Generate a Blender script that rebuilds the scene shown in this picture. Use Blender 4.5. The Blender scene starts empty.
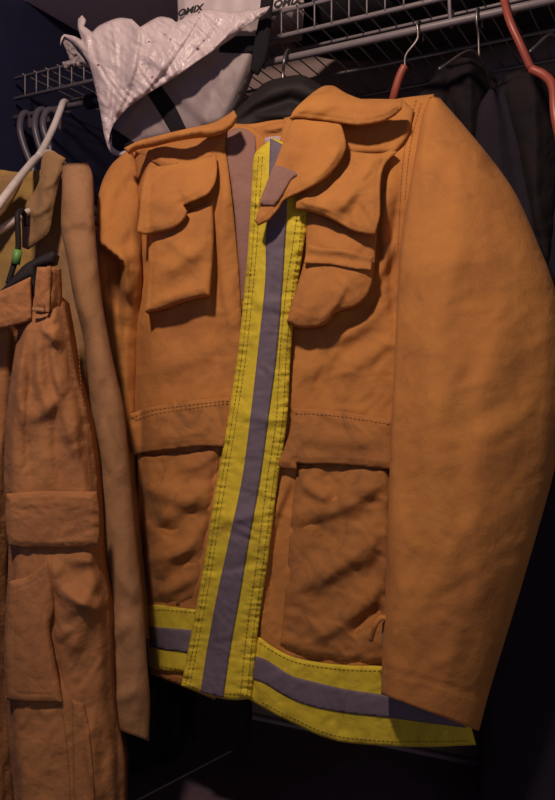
import bpy, math, random
import numpy as np
from mathutils import Vector, Matrix
from mathutils.geometry import delaunay_2d_cdt
random.seed(4)
S = bpy.context.scene
COL = S.collection
F = 820.0; CX, CY = 277.5, 400.0; CZ = 1.45
# ------------------------------------------------------------------ camera, world, lights, exposure
cd = bpy.data.cameras.new('camera'); cam = bpy.data.objects.new('camera', cd); COL.objects.link(cam)
cam.location = (0, 0, CZ); cam.rotation_euler = (math.pi/2, 0, 0)
cd.sensor_fit = 'VERTICAL'; cd.sensor_height = 24; cd.lens = 24*F/800
cd.clip_start = .02
S.camera = cam
w = bpy.data.worlds.new('world'); S.world = w; w.use_nodes = True
w.node_tree.nodes['Background'].inputs[0].default_value = (.42, .40, .62, 1)
w.node_tree.nodes['Background'].inputs[1].default_value = .045
def area(name, loc, target, size, power, col):
    l = bpy.data.lights.new(name, 'AREA'); l.shape = 'DISK'; l.size = size; l.energy = power; l.color = col
    o = bpy.data.objects.new(name, l); COL.objects.link(o); o.location = loc
    o.rotation_euler = (Vector(target)-Vector(loc)).to_track_quat('-Z', 'Y').to_euler()
    return o
area('ceiling_lamp', (-.28, .22, CZ+.84), (.02, 1.0, CZ+.02), .09, 9.8, (1, .73, .58))
area('bounce_fill', (.35, -.7, CZ-.1), (0, 1.2, CZ+.2), 1.0, 1.9, (1, .82, .78))  # added fill lamp, lifts the ceiling and shadows like bounced room light
area('blue_glow', (-.75, .3, CZ+.15), (-.35, 1.4, CZ+.25), .2, .35, (.12, .18, 1))
S.view_settings.view_transform = 'Standard'; S.view_settings.look = 'None'
S.view_settings.exposure = 0; S.view_settings.gamma = 1; S.view_settings.use_curve_mapping = False

# ------------------------------------------------------------------ numeric helpers
def P(px, py, Y): return (( px-CX)/F*Y, Y, (CY-py)/F*Y+CZ)
_rng = np.random.RandomState(7); _perm = _rng.permutation(512); _ang = _rng.rand(512)*2*np.pi
def noise(x, y, seed=0):
    x = np.asarray(x, float)+seed*17.31; y = np.asarray(y, float)+seed*9.77
    xi = np.floor(x).astype(int); yi = np.floor(y).astype(int); xf = x-xi; yf = y-yi
    def g(ix, iy, dx, dy):
        a = _ang[_perm[(_perm[ix % 512]+iy) % 512]]; return np.cos(a)*dx+np.sin(a)*dy
    u = xf**3*(xf*(xf*6-15)+10); v = yf**3*(yf*(yf*6-15)+10)
    a = g(xi, yi, xf, yf); b = g(xi+1, yi, xf-1, yf); c = g(xi, yi+1, xf, yf-1); d = g(xi+1, yi+1, xf-1, yf-1)
    return (a*(1-u)+b*u)*(1-v)+(c*(1-u)+d*u)*v
def crumple(x, y, scale, amp, stretch=1.6, rot=0, seed=0, octaves=3):
    """cloth-like soft ridges, in metres towards the viewer"""
    c, s = math.cos(rot), math.sin(rot)
    X = (np.asarray(x)*c+np.asarray(y)*s)/scale; Yv = (-np.asarray(x)*s+np.asarray(y)*c)/scale/stretch
    wx = noise(X*.7, Yv*.7, seed+5)*1.1; wy = noise(X*.7, Yv*.7, seed+9)*1.1
    out = 0; a = 1
    for i in range(octaves):
        n = noise(X*2**i+wx, Yv*2**i+wy, seed+i*3)
        out = out+a*(.55-np.sqrt(n*n+.03)*2); a *= .45
    return out*amp*.8
def folds(x, y, L):
    """ridges (+) and grooves (-) along segments: x0,y0,x1,y1,width,amplitude in metres"""
    x = np.asarray(x, float); y = np.asarray(y, float); out = np.zeros_like(x)
    for x0, y0, x1, y1, w_, a in L:
        dx, dy = x1-x0, y1-y0; l2 = dx*dx+dy*dy; l = math.sqrt(l2)
        t = ((x-x0)*dx+(y-y0)*dy)/l2; bend = np.sin(np.clip(t, 0, 1)*math.pi)*l*.06
        d = ((x-x0)*dy-(y-y0)*dx)/l+bend
        tt = np.clip(np.minimum(t+.15, 1.15-t)/.4, 0, 1); tap = tt*tt*(3-2*tt)
        k = np.where(d > 0, .62, 1.15)
        out += a*tap*np.exp(-(d*k/w_)**2)
    return out
def interp(v, pts):
    return np.interp(v, [p[0] for p in pts], [p[1] for p in pts])
def smooth(pts, closed=True, step=3.0, corner=36):
    """Catmull-Rom through the points, sharp where the outline turns sharply"""
    n = len(pts); p = [np.array(q[:2], float) for q in pts]
    cor = []
    for i in range(n):
        if not closed and i in (0, n-1): cor.append(True); continue
        a = p[i]-p[i-1]; b = p[(i+1) % n]-p[i]
        cs = np.dot(a, b)/(np.linalg.norm(a)*np.linalg.norm(b)+1e-9)
        cor.append(math.degrees(math.acos(max(-1, min(1, cs)))) > corner)
    out = []
    for i in range(n if closed else n-1):
        p1 = p[i]; p2 = p[(i+1) % n]; p0 = p[i-1] if not cor[i] else p1-(p2-p1); p3 = p[(i+2) % n] if not cor[(i+1) % n] else p2+(p2-p1)
        L = np.linalg.norm(p2-p1); k = max(1, int(round(L/step)))
        m1 = (p2-p0)/2; m2 = (p3-p1)/2
        for m in (m1, m2):
            mm = np.linalg.norm(m)
            if mm > L: m *= L/mm
        for j in range(k):
            t = j/k; t2 = t*t; t3 = t2*t
            out.append((2*t3-3*t2+1)*p1+(t3-2*t2+t)*m1+(-2*t3+3*t2)*p2+(t3-t2)*m2)
    if not closed: out.append(p[-1])
    return np.array(out)
def dist_poly(pt, poly, closed=True):
    a = poly; b = np.roll(poly, -1, 0)
    if not closed: a = a[:-1]; b = b[:-1]
    d = np.full(len(pt), 1e9)
    for i in range(len(a)):
        e = b[i]-a[i]; l2 = e@e+1e-12
        t = np.clip(((pt-a[i])@e)/l2, 0, 1); q = pt-a[i]-t[:, None]*e
        d = np.minimum(d, np.hypot(q[:, 0], q[:, 1]))
    return d
def inside(pt, poly):
    r = np.zeros(len(pt), bool); x, y = pt[:, 0], pt[:, 1]; n = len(poly)
    for i in range(n):
        x1, y1 = poly[i]; x2, y2 = poly[(i+1) % n]
        c = (y1 > y) != (y2 > y)
        if y1 != y2: r ^= c & (x < (x2-x1)*(y-y1)/(y2-y1)+x1)
    return r

# ------------------------------------------------------------------ object helpers
def link(name, verts, faces, mat, parent=None, smooth_=True):
    v = np.asarray(verts, float)
    if parent is None:
        org = np.array([(v[:, 0].min()+v[:, 0].max())/2, (v[:, 1].min()+v[:, 1].max())/2, v[:, 2].min()])
    else: org = np.array(ORG[parent.name])
    me = bpy.data.meshes.new(name); me.from_pydata((v-org).tolist(), [], faces); me.update()
    if smooth_: me.polygons.foreach_set('use_smooth', [True]*len(me.polygons))
    if mat: me.materials.append(mat)
    o = bpy.data.objects.new(name, me); COL.objects.link(o)
    if parent is None: o.location = org
    else: o.parent = parent
    ORG[o.name] = tuple(org)
    return o
ORG = {}
def tag(o, label, cat, group=None, kind=None):
    if label: o['label'] = label
    if cat: o['category'] = cat
    if group: o['group'] = group
    if kind: o['kind'] = kind
    return o
def thing(name, loc, label, cat, group=None):
    o = bpy.data.objects.new(name, None); o.empty_display_size = .05; COL.objects.link(o); o.location = loc
    ORG[o.name] = tuple(loc); return tag(o, label, cat, group)
def patch(name, outline, depth, mat, parent=None, res=2.5, thick=.003, curl=.003, cw=2.5, puff=0, pw=12, groove=None, gd=.0012, sm=True, bite=None):
    B = smooth(outline, True, res) if sm else np.array(outline, float)
    lo = B.min(0); hi = B.max(0)
    xs = np.arange(lo[0], hi[0]+res, res); ys = np.arange(lo[1], hi[1]+res, res*.87)
    G = []
    for j, yy in enumerate(ys): G.append(np.stack([xs+(j % 2)*res*.5, np.full_like(xs, yy)], 1))
    G = np.concatenate(G); G = G[inside(G, B)]
    dG = dist_poly(G, B); k = dG > res*.6; G = G[k]; dG = dG[k]
    allp = np.concatenate([B, G]); nb = len(B)
    r = delaunay_2d_cdt([Vector(q) for q in allp], [], [list(range(nb))], 1, 1e-5)
    V = np.array([[q.x, q.y] for q in r[0]]); T = [list(f) for f in r[2]]
    src = r[3]
    d = dist_poly(V, B)
    Yd = np.asarray(depth(V[:, 0], V[:, 1]), float)+curl*np.exp(-(d/cw)**2)-puff*(1-np.exp(-(d/pw)**1.5))
    if groove:
        for g in groove: Yd = Yd+gd*np.exp(-((d-g)/1.1)**2)
    front = np.stack([(V[:, 0]-CX)/F*Yd, Yd, (CY-V[:, 1])/F*Yd+CZ], 1)
    Yb = Yd+thick
    back = np.stack([(V[:, 0]-CX)/F*Yd, Yb, (CY-V[:, 1])/F*Yd+CZ], 1)
    n = len(V)
    faces = []; edges = {}
    for f in T:
        a, b, c = V[f[0]], V[f[1]], V[f[2]]
        ar = (b[0]-a[0])*(c[1]-a[1])-(b[1]-a[1])*(c[0]-a[0])
        if ar > 0: f = f[::-1]       # y is down: make the front face the viewer
        f = f[::-1] if False else f
        faces.append(f); faces.append([i+n for i in f[::-1]])
        for i in range(3):
            e = (f[i], f[(i+1) % 3]); edges[e] = 1
    for (i, j) in list(edges):
        if (j, i) not in edges: faces.append([j, i, i+n, j+n])
    faces = [f[::-1] for f in faces] if True else faces
    o = link(name, np.concatenate([front, back]), faces, mat, parent)
    return o
def tube2(name, L, R, cdep, half, mat, parent=None, nr=110, ns=56, disp=None, p=.85, open_end=True, top_open=False):
    """closed sleeve between two outlines; cdep/half are depth centre and half thickness along its length"""
    def rs(pts):
        q = smooth(pts, False, 3.0, 100); s = np.concatenate([[0], np.cumsum(np.hypot(*np.diff(q, axis=0).T))])
        t = np.linspace(0, s[-1], nr); return np.stack([np.interp(t, s, q[:, 0]), np.interp(t, s, q[:, 1])], 1)
    l = rs(L); r = rs(R); tt = np.linspace(0, 1, nr)
    c = np.interp(tt, np.linspace(0, 1, len(cdep)), cdep); h = np.interp(tt, np.linspace(0, 1, len(half)), half)
    th = np.linspace(0, 2*np.pi, ns, endpoint=False)
    cs = np.sign(np.cos(th))*np.abs(np.cos(th))**.9; sn = np.sign(np.sin(th))*np.abs(np.sin(th))**p
    k = (1-cs)/2
    PX = l[:, 0:1]*(1-k)+r[:, 0:1]*k; PY = l[:, 1:2]*(1-k)+r[:, 1:2]*k
    D = c[:, None]-h[:, None]*sn
    if disp is not None: D = D-disp(PX, PY)*np.clip(np.sin(th)*2.5, 0, 1)
    V = np.stack([(PX-CX)/F*c[:, None]*1.0*(D/c[:, None]), D, (CY-PY)/F*D+CZ], 2).reshape(-1, 3).tolist()
    faces = []
    for i in range(nr-1):
        for j in range(ns):
            a = i*ns+j; b = i*ns+(j+1) % ns; faces.append([a, a+ns, b+ns, b])
    def cap(i0, inward):
        base = len(V); ring = [V[i0*ns+j] for j in range(ns)]
        m = np.mean(ring, 0)
        for q in ring:
            q = np.array(q); V.append(list(m+(q-m)*.93))
        idx = [base+j for j in range(ns)]
        for j in range(ns): faces.append([i0*ns+j, idx[j], idx[(j+1) % ns], i0*ns+(j+1) % ns])
        base2 = len(V)
        for q in ring:
            q = np.array(q); z = m+(q-m)*.9; V.append([z[0], z[1], z[2]+inward])
        for j in range(ns): faces.append([idx[j], base2+j, base2+(j+1) % ns, idx[(j+1) % ns]])
        V.append([m[0], m[1], m[2]+inward]); ci = len(V)-1
        for j in range(ns): faces.append([base2+j, ci, base2+(j+1) % ns])
    cap(nr-1, .03 if open_end else -.004); cap(0, -.006)
    return link(name, V, faces, mat, parent)
def tube3(name, pts, rad, mat, parent=None, ns=10, res=6, closed=False):
    """round bar along 3-D points (smoothed)"""
    p = [Vector(q) for q in pts]; out = []
    n = len(p)
    for i in range(n-1):
        p0 = p[i-1] if i else p[0]*2-p[1]; p1, p2 = p[i], p[i+1]; p3 = p[i+2] if i+2 < n else p2*2-p1
        for j in range(res if n > 2 else 1):
            t = j/res
            out.append(.5*((2*p1)+(p2-p0)*t+(2*p0-5*p1+4*p2-p3)*t*t+(3*p1-p0-3*p2+p3)*t**3))
    out.append(p[-1])
    V = []; Fc = []; up = None
    for i, q in enumerate(out):
        t = (out[min(i+1, len(out)-1)]-out[max(i-1, 0)]).normalized()
        if up is None: up = t.orthogonal().normalized()
        up = (up-t*up.dot(t)).normalized(); s = t.cross(up)
        r = rad if not isinstance(rad, (list, tuple)) else rad[0]+(rad[1]-rad[0])*i/(len(out)-1)
        for k in range(ns):
            a = 2*math.pi*k/ns; V.append(tuple(q+(up*math.cos(a)+s*math.sin(a))*r))
    for i in range(len(out)-1):
        for k in range(ns):
            a = i*ns+k; b = i*ns+(k+1) % ns; Fc.append([a, b, b+ns, a+ns])
    Fc.append(list(range(ns))[::-1]); Fc.append([(len(out)-1)*ns+k for k in range(ns)])
    if name is None: return V, Fc
    return link(name, V, Fc, mat, parent)
def merge(name, parts, mat, parent=None, smooth_=True):
    V = []; Fc = []
    for v, f in parts:
        b = len(V); V += [tuple(q) for q in v]; Fc += [[i+b for i in g] for g in f]
    return link(name, V, Fc, mat, parent, smooth_)
def boxvf(lo, hi, fn=lambda q: q):
    (a, b, c), (d, e, f) = lo, hi
    V = [fn(q) for q in ((a, b, c), (d, b, c), (d, e, c), (a, e, c), (a, b, f), (d, b, f), (d, e, f), (a, e, f))]
    return V, [[0, 3, 2, 1], [4, 5, 6, 7], [0, 1, 5, 4], [1, 2, 6, 5], [2, 3, 7, 6], [3, 0, 4, 7]]
def stitches(lines, depth, mat, parent, dash=3.2, gap=2.0, w_=.75, h=.00045, name='stitching'):
    groups_ = []
    for ln in lines:
        parts = []; groups_.append(parts)
        q = smooth(ln, False, 1.0); s = np.concatenate([[0], np.cumsum(np.hypot(*np.diff(q, axis=0).T))])
        t = 0
        while t+dash < s[-1]:
            a = np.array([np.interp(t, s, q[:, 0]), np.interp(t, s, q[:, 1])]); b = np.array([np.interp(t+dash, s, q[:, 0]), np.interp(t+dash, s, q[:, 1])])
            e = b-a; n = np.array([-e[1], e[0]])/(np.linalg.norm(e)+1e-9)*w_*.5
            c = [a-n, a+n, b+n, b-n]; m = (a+b)/2
            dd = [float(depth(np.array([u[0]]), np.array([u[1]]))[0]) for u in (a, a, b, b)]
            V = [P(u[0], u[1], D-h) for u, D in zip(c, dd)]+[P(u[0], u[1], D+h) for u, D in zip(c, dd)]
            parts.append((V, [[0, 3, 2, 1], [4, 5, 6, 7], [0, 1, 5, 4], [1, 2, 6, 5], [2, 3, 7, 6], [3, 0, 4, 7]]))
            t += dash+gap
    return [merge(name, g, mat, parent, False) for g in groups_]

# ------------------------------------------------------------------ materials
def nodes(name):
    m = bpy.data.materials.new(name); m.use_nodes = True; nt = m.node_tree
    return m, nt, nt.nodes['Principled BSDF']
def N(nt, t, **k):
    n = nt.nodes.new(t)
    for a, b in k.items():
        if a.startswith('i_'): n.inputs[a[2:]].default_value = b
        else: setattr(n, a, b)
    return n
def mixc(nt, fac, a, b, mode='MIX'):
    n = nt.nodes.new('ShaderNodeMix'); n.data_type = 'RGBA'; n.blend_type = mode
    for s, v in ((0, fac), (6, a), (7, b)):
        if hasattr(v, 'links'): nt.links.new(v, n.inputs[s])
        else: n.inputs[s].default_value = v if s == 0 else (*v, 1)
    return n.outputs[2]
def ramp(nt, src, a, b):
    r = N(nt, 'ShaderNodeMapRange'); nt.links.new(src, r.inputs[0]); r.inputs[1].default_value = a; r.inputs[2].default_value = b
    return r.outputs[0]
def noise_n(nt, scale, detail=4, rough=.6, coord=None, dist=0):
    n = N(nt, 'ShaderNodeTexNoise'); n.inputs['Scale'].default_value = scale; n.inputs['Detail'].default_value = detail
    n.inputs['Roughness'].default_value = rough; n.inputs['Distortion'].default_value = dist
    if coord is not None: nt.links.new(coord, n.inputs['Vector'])
    return n.outputs[0]
def fabric(name, c1, c2, grime, rough=.92, weave=1.0, wrinkle=.5, gfac=.5, sheen=.12):
    m, nt, b = nodes(name)
    tc = N(nt, 'ShaderNodeTexCoord').outputs['Object']
    n1 = noise_n(nt, 9, 5, .6, tc, .6); n2 = noise_n(nt, 22, 6, .7, tc, 1.0); n3 = noise_n(nt, 420, 2, .6, tc)
    c = mixc(nt, ramp(nt, n1, .36, .64), c1, c2)
    g = N(nt, 'ShaderNodeMath', operation='MULTIPLY'); nt.links.new(ramp(nt, n2, .52, .74), g.inputs[0]); g.inputs[1].default_value = gfac
    c = mixc(nt, g.outputs[0], c, grime)
    sp = N(nt, 'ShaderNodeMath', operation='MULTIPLY'); nt.links.new(ramp(nt, n3, .5, .75), sp.inputs[0]); sp.inputs[1].default_value = .22
    c = mixc(nt, sp.outputs[0], c, tuple(x*.55 for x in c1))
    nt.links.new(c, b.inputs['Base Color'])
    b.inputs['Roughness'].default_value = rough; b.inputs['Sheen Weight'].default_value = sheen*.25; b.inputs['Specular IOR Level'].default_value = .2
    wv = noise_n(nt, 900, 2, .5, tc); wr = noise_n(nt, 34, 4, .5, tc, .2)
    b1 = N(nt, 'ShaderNodeBump'); b1.inputs['Strength'].default_value = .35*weave; b1.inputs['Distance'].default_value = .0012; nt.links.new(wv, b1.inputs['Height'])
    b2 = N(nt, 'ShaderNodeBump'); b2.inputs['Strength'].default_value = wrinkle; b2.inputs['Distance'].default_value = .006; nt.links.new(wr, b2.inputs['Height'])
    nt.links.new(b1.outputs[0], b2.inputs['Normal']); nt.links.new(b2.outputs[0], b.inputs['Normal'])
    return m
def plain(name, c, rough=.5, metal=0, spec=.5, nscale=40, nv=.15, bump=.1):
    m, nt, b = nodes(name); tc = N(nt, 'ShaderNodeTexCoord').outputs['Object']
    n = noise_n(nt, nscale, 4, .6, tc)
    nt.links.new(mixc(nt, ramp(nt, n, .3, .7), c, tuple(x*(1-nv) for x in c)), b.inputs['Base Color'])
    b.inputs['Roughness'].default_value = rough; b.inputs['Metallic'].default_value = metal; b.inputs['Specular IOR Level'].default_value = spec
    bp = N(nt, 'ShaderNodeBump'); bp.inputs['Strength'].default_value = bump; bp.inputs['Distance'].default_value = .003
    nt.links.new(n, bp.inputs['Height']); nt.links.new(bp.outputs[0], b.inputs['Normal'])
    return m
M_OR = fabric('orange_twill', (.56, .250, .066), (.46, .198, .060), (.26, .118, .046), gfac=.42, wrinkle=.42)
M_ORD = fabric('soiled_shaded_orange_twill', (.47, .21, .060), (.36, .158, .052), (.16, .085, .04), gfac=.7, wrinkle=.4)  # darker orange for waist flaps and bellows pockets: soiling plus painted-in shade
M_ORI = fabric('orange_lining', (.60, .27, .08), (.52, .22, .06), (.3, .13, .05))
M_TAN = fabric('tan_twill', (.41, .225, .115), (.33, .18, .085), (.17, .095, .05), gfac=.5)
M_TANO = fabric('faded_twill', (.33, .20, .095), (.25, .15, .068), (.13, .08, .04), gfac=.6)
M_TRO = fabric('trouser_twill', (.46, .215, .082), (.36, .16, .064), (.16, .075, .038), gfac=.55, wrinkle=.7)
M_INY = fabric('yellow_lining', (.42, .27, .085), (.34, .22, .07), (.2, .12, .05))
M_YEL = fabric('lime_yellow_tape', (.80, .64, .050), (.62, .52, .040), (.30, .18, .035), rough=.75, weave=1.3, wrinkle=.35, gfac=.75)
M_SIL = fabric('silver_tape', (.185, .155, .20), (.155, .13, .17), (.07, .05, .06), rough=.6, weave=.3, wrinkle=.3, gfac=.5, sheen=0)
M_VEL = fabric('mauve_velcro', (.36, .205, .165), (.30, .175, .145), (.18, .10, .09), weave=2.2)
M_THR = plain('brown_thread', (.27, .19, .02), .9)
M_THO = plain('orange_thread', (.40, .175, .045), .9)
M_BLK = fabric('black_cloth', (.020, .015, .018), (.014, .011, .014), (.008, .007, .009), weave=.8, sheen=0)
M_NVY = fabric('navy_cloth', (.022, .018, .028), (.018, .015, .024), (.012, .011, .018), weave=.6, sheen=0)
M_WHP = plain('white_plastic', (.72, .66, .66), .35)
M_GRP = plain('grey_plastic', (.10, .09, .12), .4)
M_BKP = plain('black_plastic', (.016, .013, .015), .7, spec=.3)
M_COR = plain('coral_plastic', (.34, .08, .055), .4)
M_WIRE = plain('coated_wire', (.21, .19, .21), .45)
M_STL = plain('steel_wire', (.26, .24, .24), .35, metal=.8)
M_BAGB = fabric('black_nylon', (.014, .011, .014), (.010, .009, .012), (.006, .005, .006), rough=.7, sheen=0)
M_WALL = plain('brown_wall', (.34, .26, .25), .9, nscale=12, nv=.12, bump=.08)
M_BLUE = plain('blue_wall', (.006, .008, .048), .85, nscale=14, nv=.3, bump=.1)
M_CEIL = plain('ceiling_paint', (.80, .66, .62), .9, nscale=60, nv=.1, bump=.15)
M_FLR = plain('dark_floor', (.03, .022, .02), .7)
M_CHS = plain('dark_laminate', (.13, .09, .125), .6, nscale=80, nv=.2)
M_CHT = plain('worn_edge', (.42, .35, .42), .6)
M_TRIM = plain('grey_trim', (.12, .115, .14), .6)
M_INK = plain('black_ink', (.01, .01, .012), .7)
M_LAB = plain('white_label', (.62, .52, .56), .8, nscale=500, nv=.5)
M_GRN = plain('green_label', (.12, .32, .07), .5)
M_ROLL = plain('white_wrap', (.62, .54, .56), .5, nscale=20, bump=.4)
def plastic(name, c, dots, transl, rough):
    m, nt, b = nodes(name); tc = N(nt, 'ShaderNodeTexCoord').outputs['Object']
    n = noise_n(nt, 30, 5, .6, tc, 1.5)
    col = mixc(nt, ramp(nt, n, .3, .7), c, tuple(x*.82 for x in c))
    if dots:
        v = N(nt, 'ShaderNodeTexVoronoi'); v.inputs['Scale'].default_value = 42; nt.links.new(tc, v.inputs['Vector'])
        lt = N(nt, 'ShaderNodeMath', operation='LESS_THAN'); nt.links.new(v.outputs['Distance'], lt.inputs[0]); lt.inputs[1].default_value = .085
        col = mixc(nt, lt.outputs[0], col, (.22, .10, .12))
    nt.links.new(col, b.inputs['Base Color']); b.inputs['Roughness'].default_value = rough; b.inputs['Specular IOR Level'].default_value = .6
    bp = N(nt, 'ShaderNodeBump'); bp.inputs['Strength'].default_value = .7 if dots else .25; bp.inputs['Distance'].default_value = .006; nt.links.new(n, bp.inputs['Height']); nt.links.new(bp.outputs[0], b.inputs['Normal'])
    tr = N(nt, 'ShaderNodeBsdfTransparent'); mx = N(nt, 'ShaderNodeMixShader'); mx.inputs[0].default_value = transl
    out = nt.nodes['Material Output']
    nt.links.new(b.outputs[0], mx.inputs[1]); nt.links.new(tr.outputs[0], mx.inputs[2]); nt.links.new(mx.outputs[0], out.inputs[0])
    return m
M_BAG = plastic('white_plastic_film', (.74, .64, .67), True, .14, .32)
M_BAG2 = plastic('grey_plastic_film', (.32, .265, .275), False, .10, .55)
M_STRAP = fabric('black_webbing', (.016, .014, .018), (.012, .011, .014), (.008, .007, .009), sheen=0)

# ------------------------------------------------------------------ the closet (u along the rod, v to the back wall)
O = np.array([-.338, 1.285]); DU = np.array([.883, -.469]); DV = np.array([.469, .883])
def clo(u, v, z): q = O+DU*u+DV*v; return (q[0], q[1], z+CZ)
def cbox(a, b): return boxvf(a, b, lambda q: clo(*q))
def struct(name, lo, hi, mat): 
    V, Fc = cbox(lo, hi); o = link(name, V, Fc, mat, None, False); o['kind'] = 'structure'; return o
FL = -CZ
struct('floor', (-.11, -1.6, FL-.05), (1.6, .34, FL), M_FLR)
struct('wall_back', (-.11, .34, FL), (1.6, .40, .665), M_WALL)
struct('wall_left', (-.17, -1.0, FL), (-.11, .40, .665), M_BLUE)
struct('ceiling', (-.17, .03, .665), (1.6, .40, .72), M_CEIL)
struct('trim_1', (.925, .325, FL), (.96, .34, .665), M_TRIM)

# chest under the coats
T = -.582
ch = thing('storage_chest', clo(.5, .0, FL), 'dark laminate chest below the hanging coats, pale worn seam lines across its top', 'chest')
V, Fc = cbox((-.10, -.32, FL), (1.3, .335, T-.03)); link('body', V, Fc, M_CHS, ch, False)
V, Fc = cbox((-.105, -.33, T-.03), (1.305, .336, T)); link('lid', V, Fc, M_CHS, ch, False)
V, Fc = cbox((-.10, .322, T), (1.30, .330, T+.006)); link('edge_strip', V, Fc, M_CHT, ch, False)
a = np.array([-.225, 1.165]); b = np.array([-.0708, 1.367]); e = (b-a)/np.linalg.norm(b-a); nn = np.array([-e[1], e[0]])*.0018
V = [(q[0], q[1], z+CZ) for z in (T-.0005, T+.0012) for q in (a-nn, b-nn, b+nn, a+nn)]
link('seam', V, [[0, 3, 2, 1], [4, 5, 6, 7], [0, 1, 5, 4], [1, 2, 6, 5], [2, 3, 7, 6], [3, 0, 4, 7]], M_CHT, ch, False)

# wire shelf with lip and hanging rod
RZ = .4576; LT = .522; LB = .489
sh = thing('wire_shelf', clo(.5, .17, RZ), 'grey coated wire closet shelf with a ladder lip and hanging rod', 'shelf')
tube3('hanging_rod', [clo(-.10, 0, RZ), clo(1.25, 0, RZ)], .0048, M_WIRE, sh, 14)
ring = tube3('rod_clamp', [clo(.052, 0, RZ), clo(.066, 0, RZ)], .011, M_BKP, sh, 14)
parts = [tube3(None, [clo(-.10, .0, LT), clo(1.25, .0, LT)], .0028, None), tube3(None, [clo(-.10, .0, LB), clo(1.25, .0, LB)], .0032, None)]
merge('lip_rail', parts, M_WIRE, sh)
parts = [tube3(None, [clo(-.10, v, LT-.003), clo(1.25, v, LT-.003)], .0026, None, ns=6) for v in (.11, .22, .325)]
merge('back_rail', parts, M_WIRE, sh)
parts = []
u = -.075
while u < 1.2:
    parts.append(tube3(None, [clo(u, .328, LT), clo(u, .02, LT), clo(u, -.001, LT-.001), clo(u, -.003, LT-.01), clo(u, -.003, LB)], .0011, None, ns=6, res=3)); u += .0245
merge('deck_wires', parts, M_WIRE, sh)
for u in (.36, .62, .95):
    tube3('rod_support', [clo(u, -.003, LB), clo(u, -.003, RZ+.02), clo(u, .004, RZ-.004), clo(u, .012, RZ+.02)], .0022, M_WIRE, sh, 8)
for u in (.075, .80):
    V, Fc = [], []
    q = [clo(u-.009, 0.01, LB), clo(u+.009, 0.01, LB), clo(u+.009, .335, .23), clo(u-.009, .335, .23)]
    V = [tuple(x) for x in q]+[(x[0], x[1], x[2]-.008) for x in q]
    link('bracket', V, [[0, 1, 2, 3], [7, 6, 5, 4], [0, 4, 5, 1], [1, 5, 6, 2], [2, 6, 7, 3], [3, 7, 4, 0]], M_WIRE, sh, False)

# ------------------------------------------------------------------ hangers
def hanger(label, u, mat, group=None, name='clothes_hanger', r=.0042, drop=.075, arm=.20, tilt=.03, v_lean=0):
    t = thing(name, clo(u, 0, RZ-drop), label, 'hanger', group)
    rr = .012
    pts = [clo(u+tilt*.3, rr*math.cos(a)*1.1, RZ+.004+rr*math.sin(a)-.004+.001) for a in [math.radians(x) for x in (200, 160, 120, 80, 40, 0)]]
    pts = [clo(u, .02-.0, RZ-.012)] and [clo(u, rr*1.5*math.cos(math.radians(x)), RZ-.010+rr*1.5*math.sin(math.radians(x))+.0) for x in (190, 150, 110, 70, 30, -10, -50)]+[clo(u+tilt*.5, 0, RZ-drop*.7), clo(u+tilt, 0, RZ-drop)]
    tube3('hook', pts, r, mat, t)
    z = RZ-drop
    tube3('shoulder_bar', [clo(u+tilt, -arm, z-.075), clo(u+tilt, -arm*.5, z-.03), clo(u+tilt, 0, z), clo(u+tilt, arm*.5, z-.03), clo(u+tilt, arm, z-.075)], r, mat, t)
    tube3('lower_bar', [clo(u+tilt, -arm, z-.078), clo(u+tilt, 0, z-.085), clo(u+tilt, arm, z-.078)], r*.9, mat, t)
    return t
for lab, xs, Y in (('grey plastic hanger at the far left end of the rod, nearest the blue wall', [(31, 128), (30, 117), (25, 113), (21, 118), (20, 130), (24, 146), (31, 164), (36, 180)], 1.31),
                   ('grey plastic hanger, middle of the three grey ones left on the rod', [(48, 122), (46, 112), (40, 110), (36, 116), (35, 128), (39, 145), (45, 162), (50, 180)], 1.295),
                   ('grey plastic hanger closest to the white hanger at left', [(61, 130), (58, 115), (51, 110), (45, 114), (43, 126), (47, 140), (53, 157), (58, 178)], 1.275)):
    t = thing('clothes_hanger', P(xs[-1][0], xs[-1][1], Y), lab, 'hanger', 'grey hangers at the left end of the rod')
    n_ = len(xs)
    tube3('hook', [P(x, y, Y+.016-.032*min(1, i_/4)) for i_, (x, y) in enumerate(xs)], .0052, M_GRP, t)
    q = np.array(P(xs[-1][0], xs[-1][1], Y-.016))
    def ar(v, dz): return tuple(q+np.array([DV[0]*v, DV[1]*v, dz]))
    tube3('shoulder_bar', [ar(-.10, -.05), ar(0, 0), ar(.14, -.06)], .0052, M_GRP, t)
    tube3('lower_bar', [ar(-.10, -.055), ar(0, -.06), ar(.14, -.065)], .0045, M_GRP, t)

# white hanger carrying the tan jacket, its near arm reaching towards the camera
wh = thing('clothes_hanger', P(20, 200, 1.10), 'white plastic tube hanger at left holding the tan jacket', 'hanger')
tube3('hook', [P(67, 113, 1.302), P(67, 105, 1.30), P(65, 102, 1.285), P(63, 103, 1.27), P(61, 108, 1.257), P(57, 119, 1.245), P(51, 133, 1.225), P(44, 147, 1.19), P(38, 157, 1.16)], .0052, M_WHP, wh)
tube3('shoulder_bar', [P(70, 172, 1.24), P(52, 154, 1.20), P(38, 157, 1.16), P(25, 171, 1.09), P(10, 190, 1.01), P(-5, 210, .95), P(-20, 232, .92)], .0052, M_WHP, wh)
tube3('lower_bar', [P(70, 200, 1.17), P(48, 203, 1.13), P(24, 214, 1.05), P(2, 229, .975), P(-20, 240, .93)], .0045, M_WHP, wh)

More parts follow.
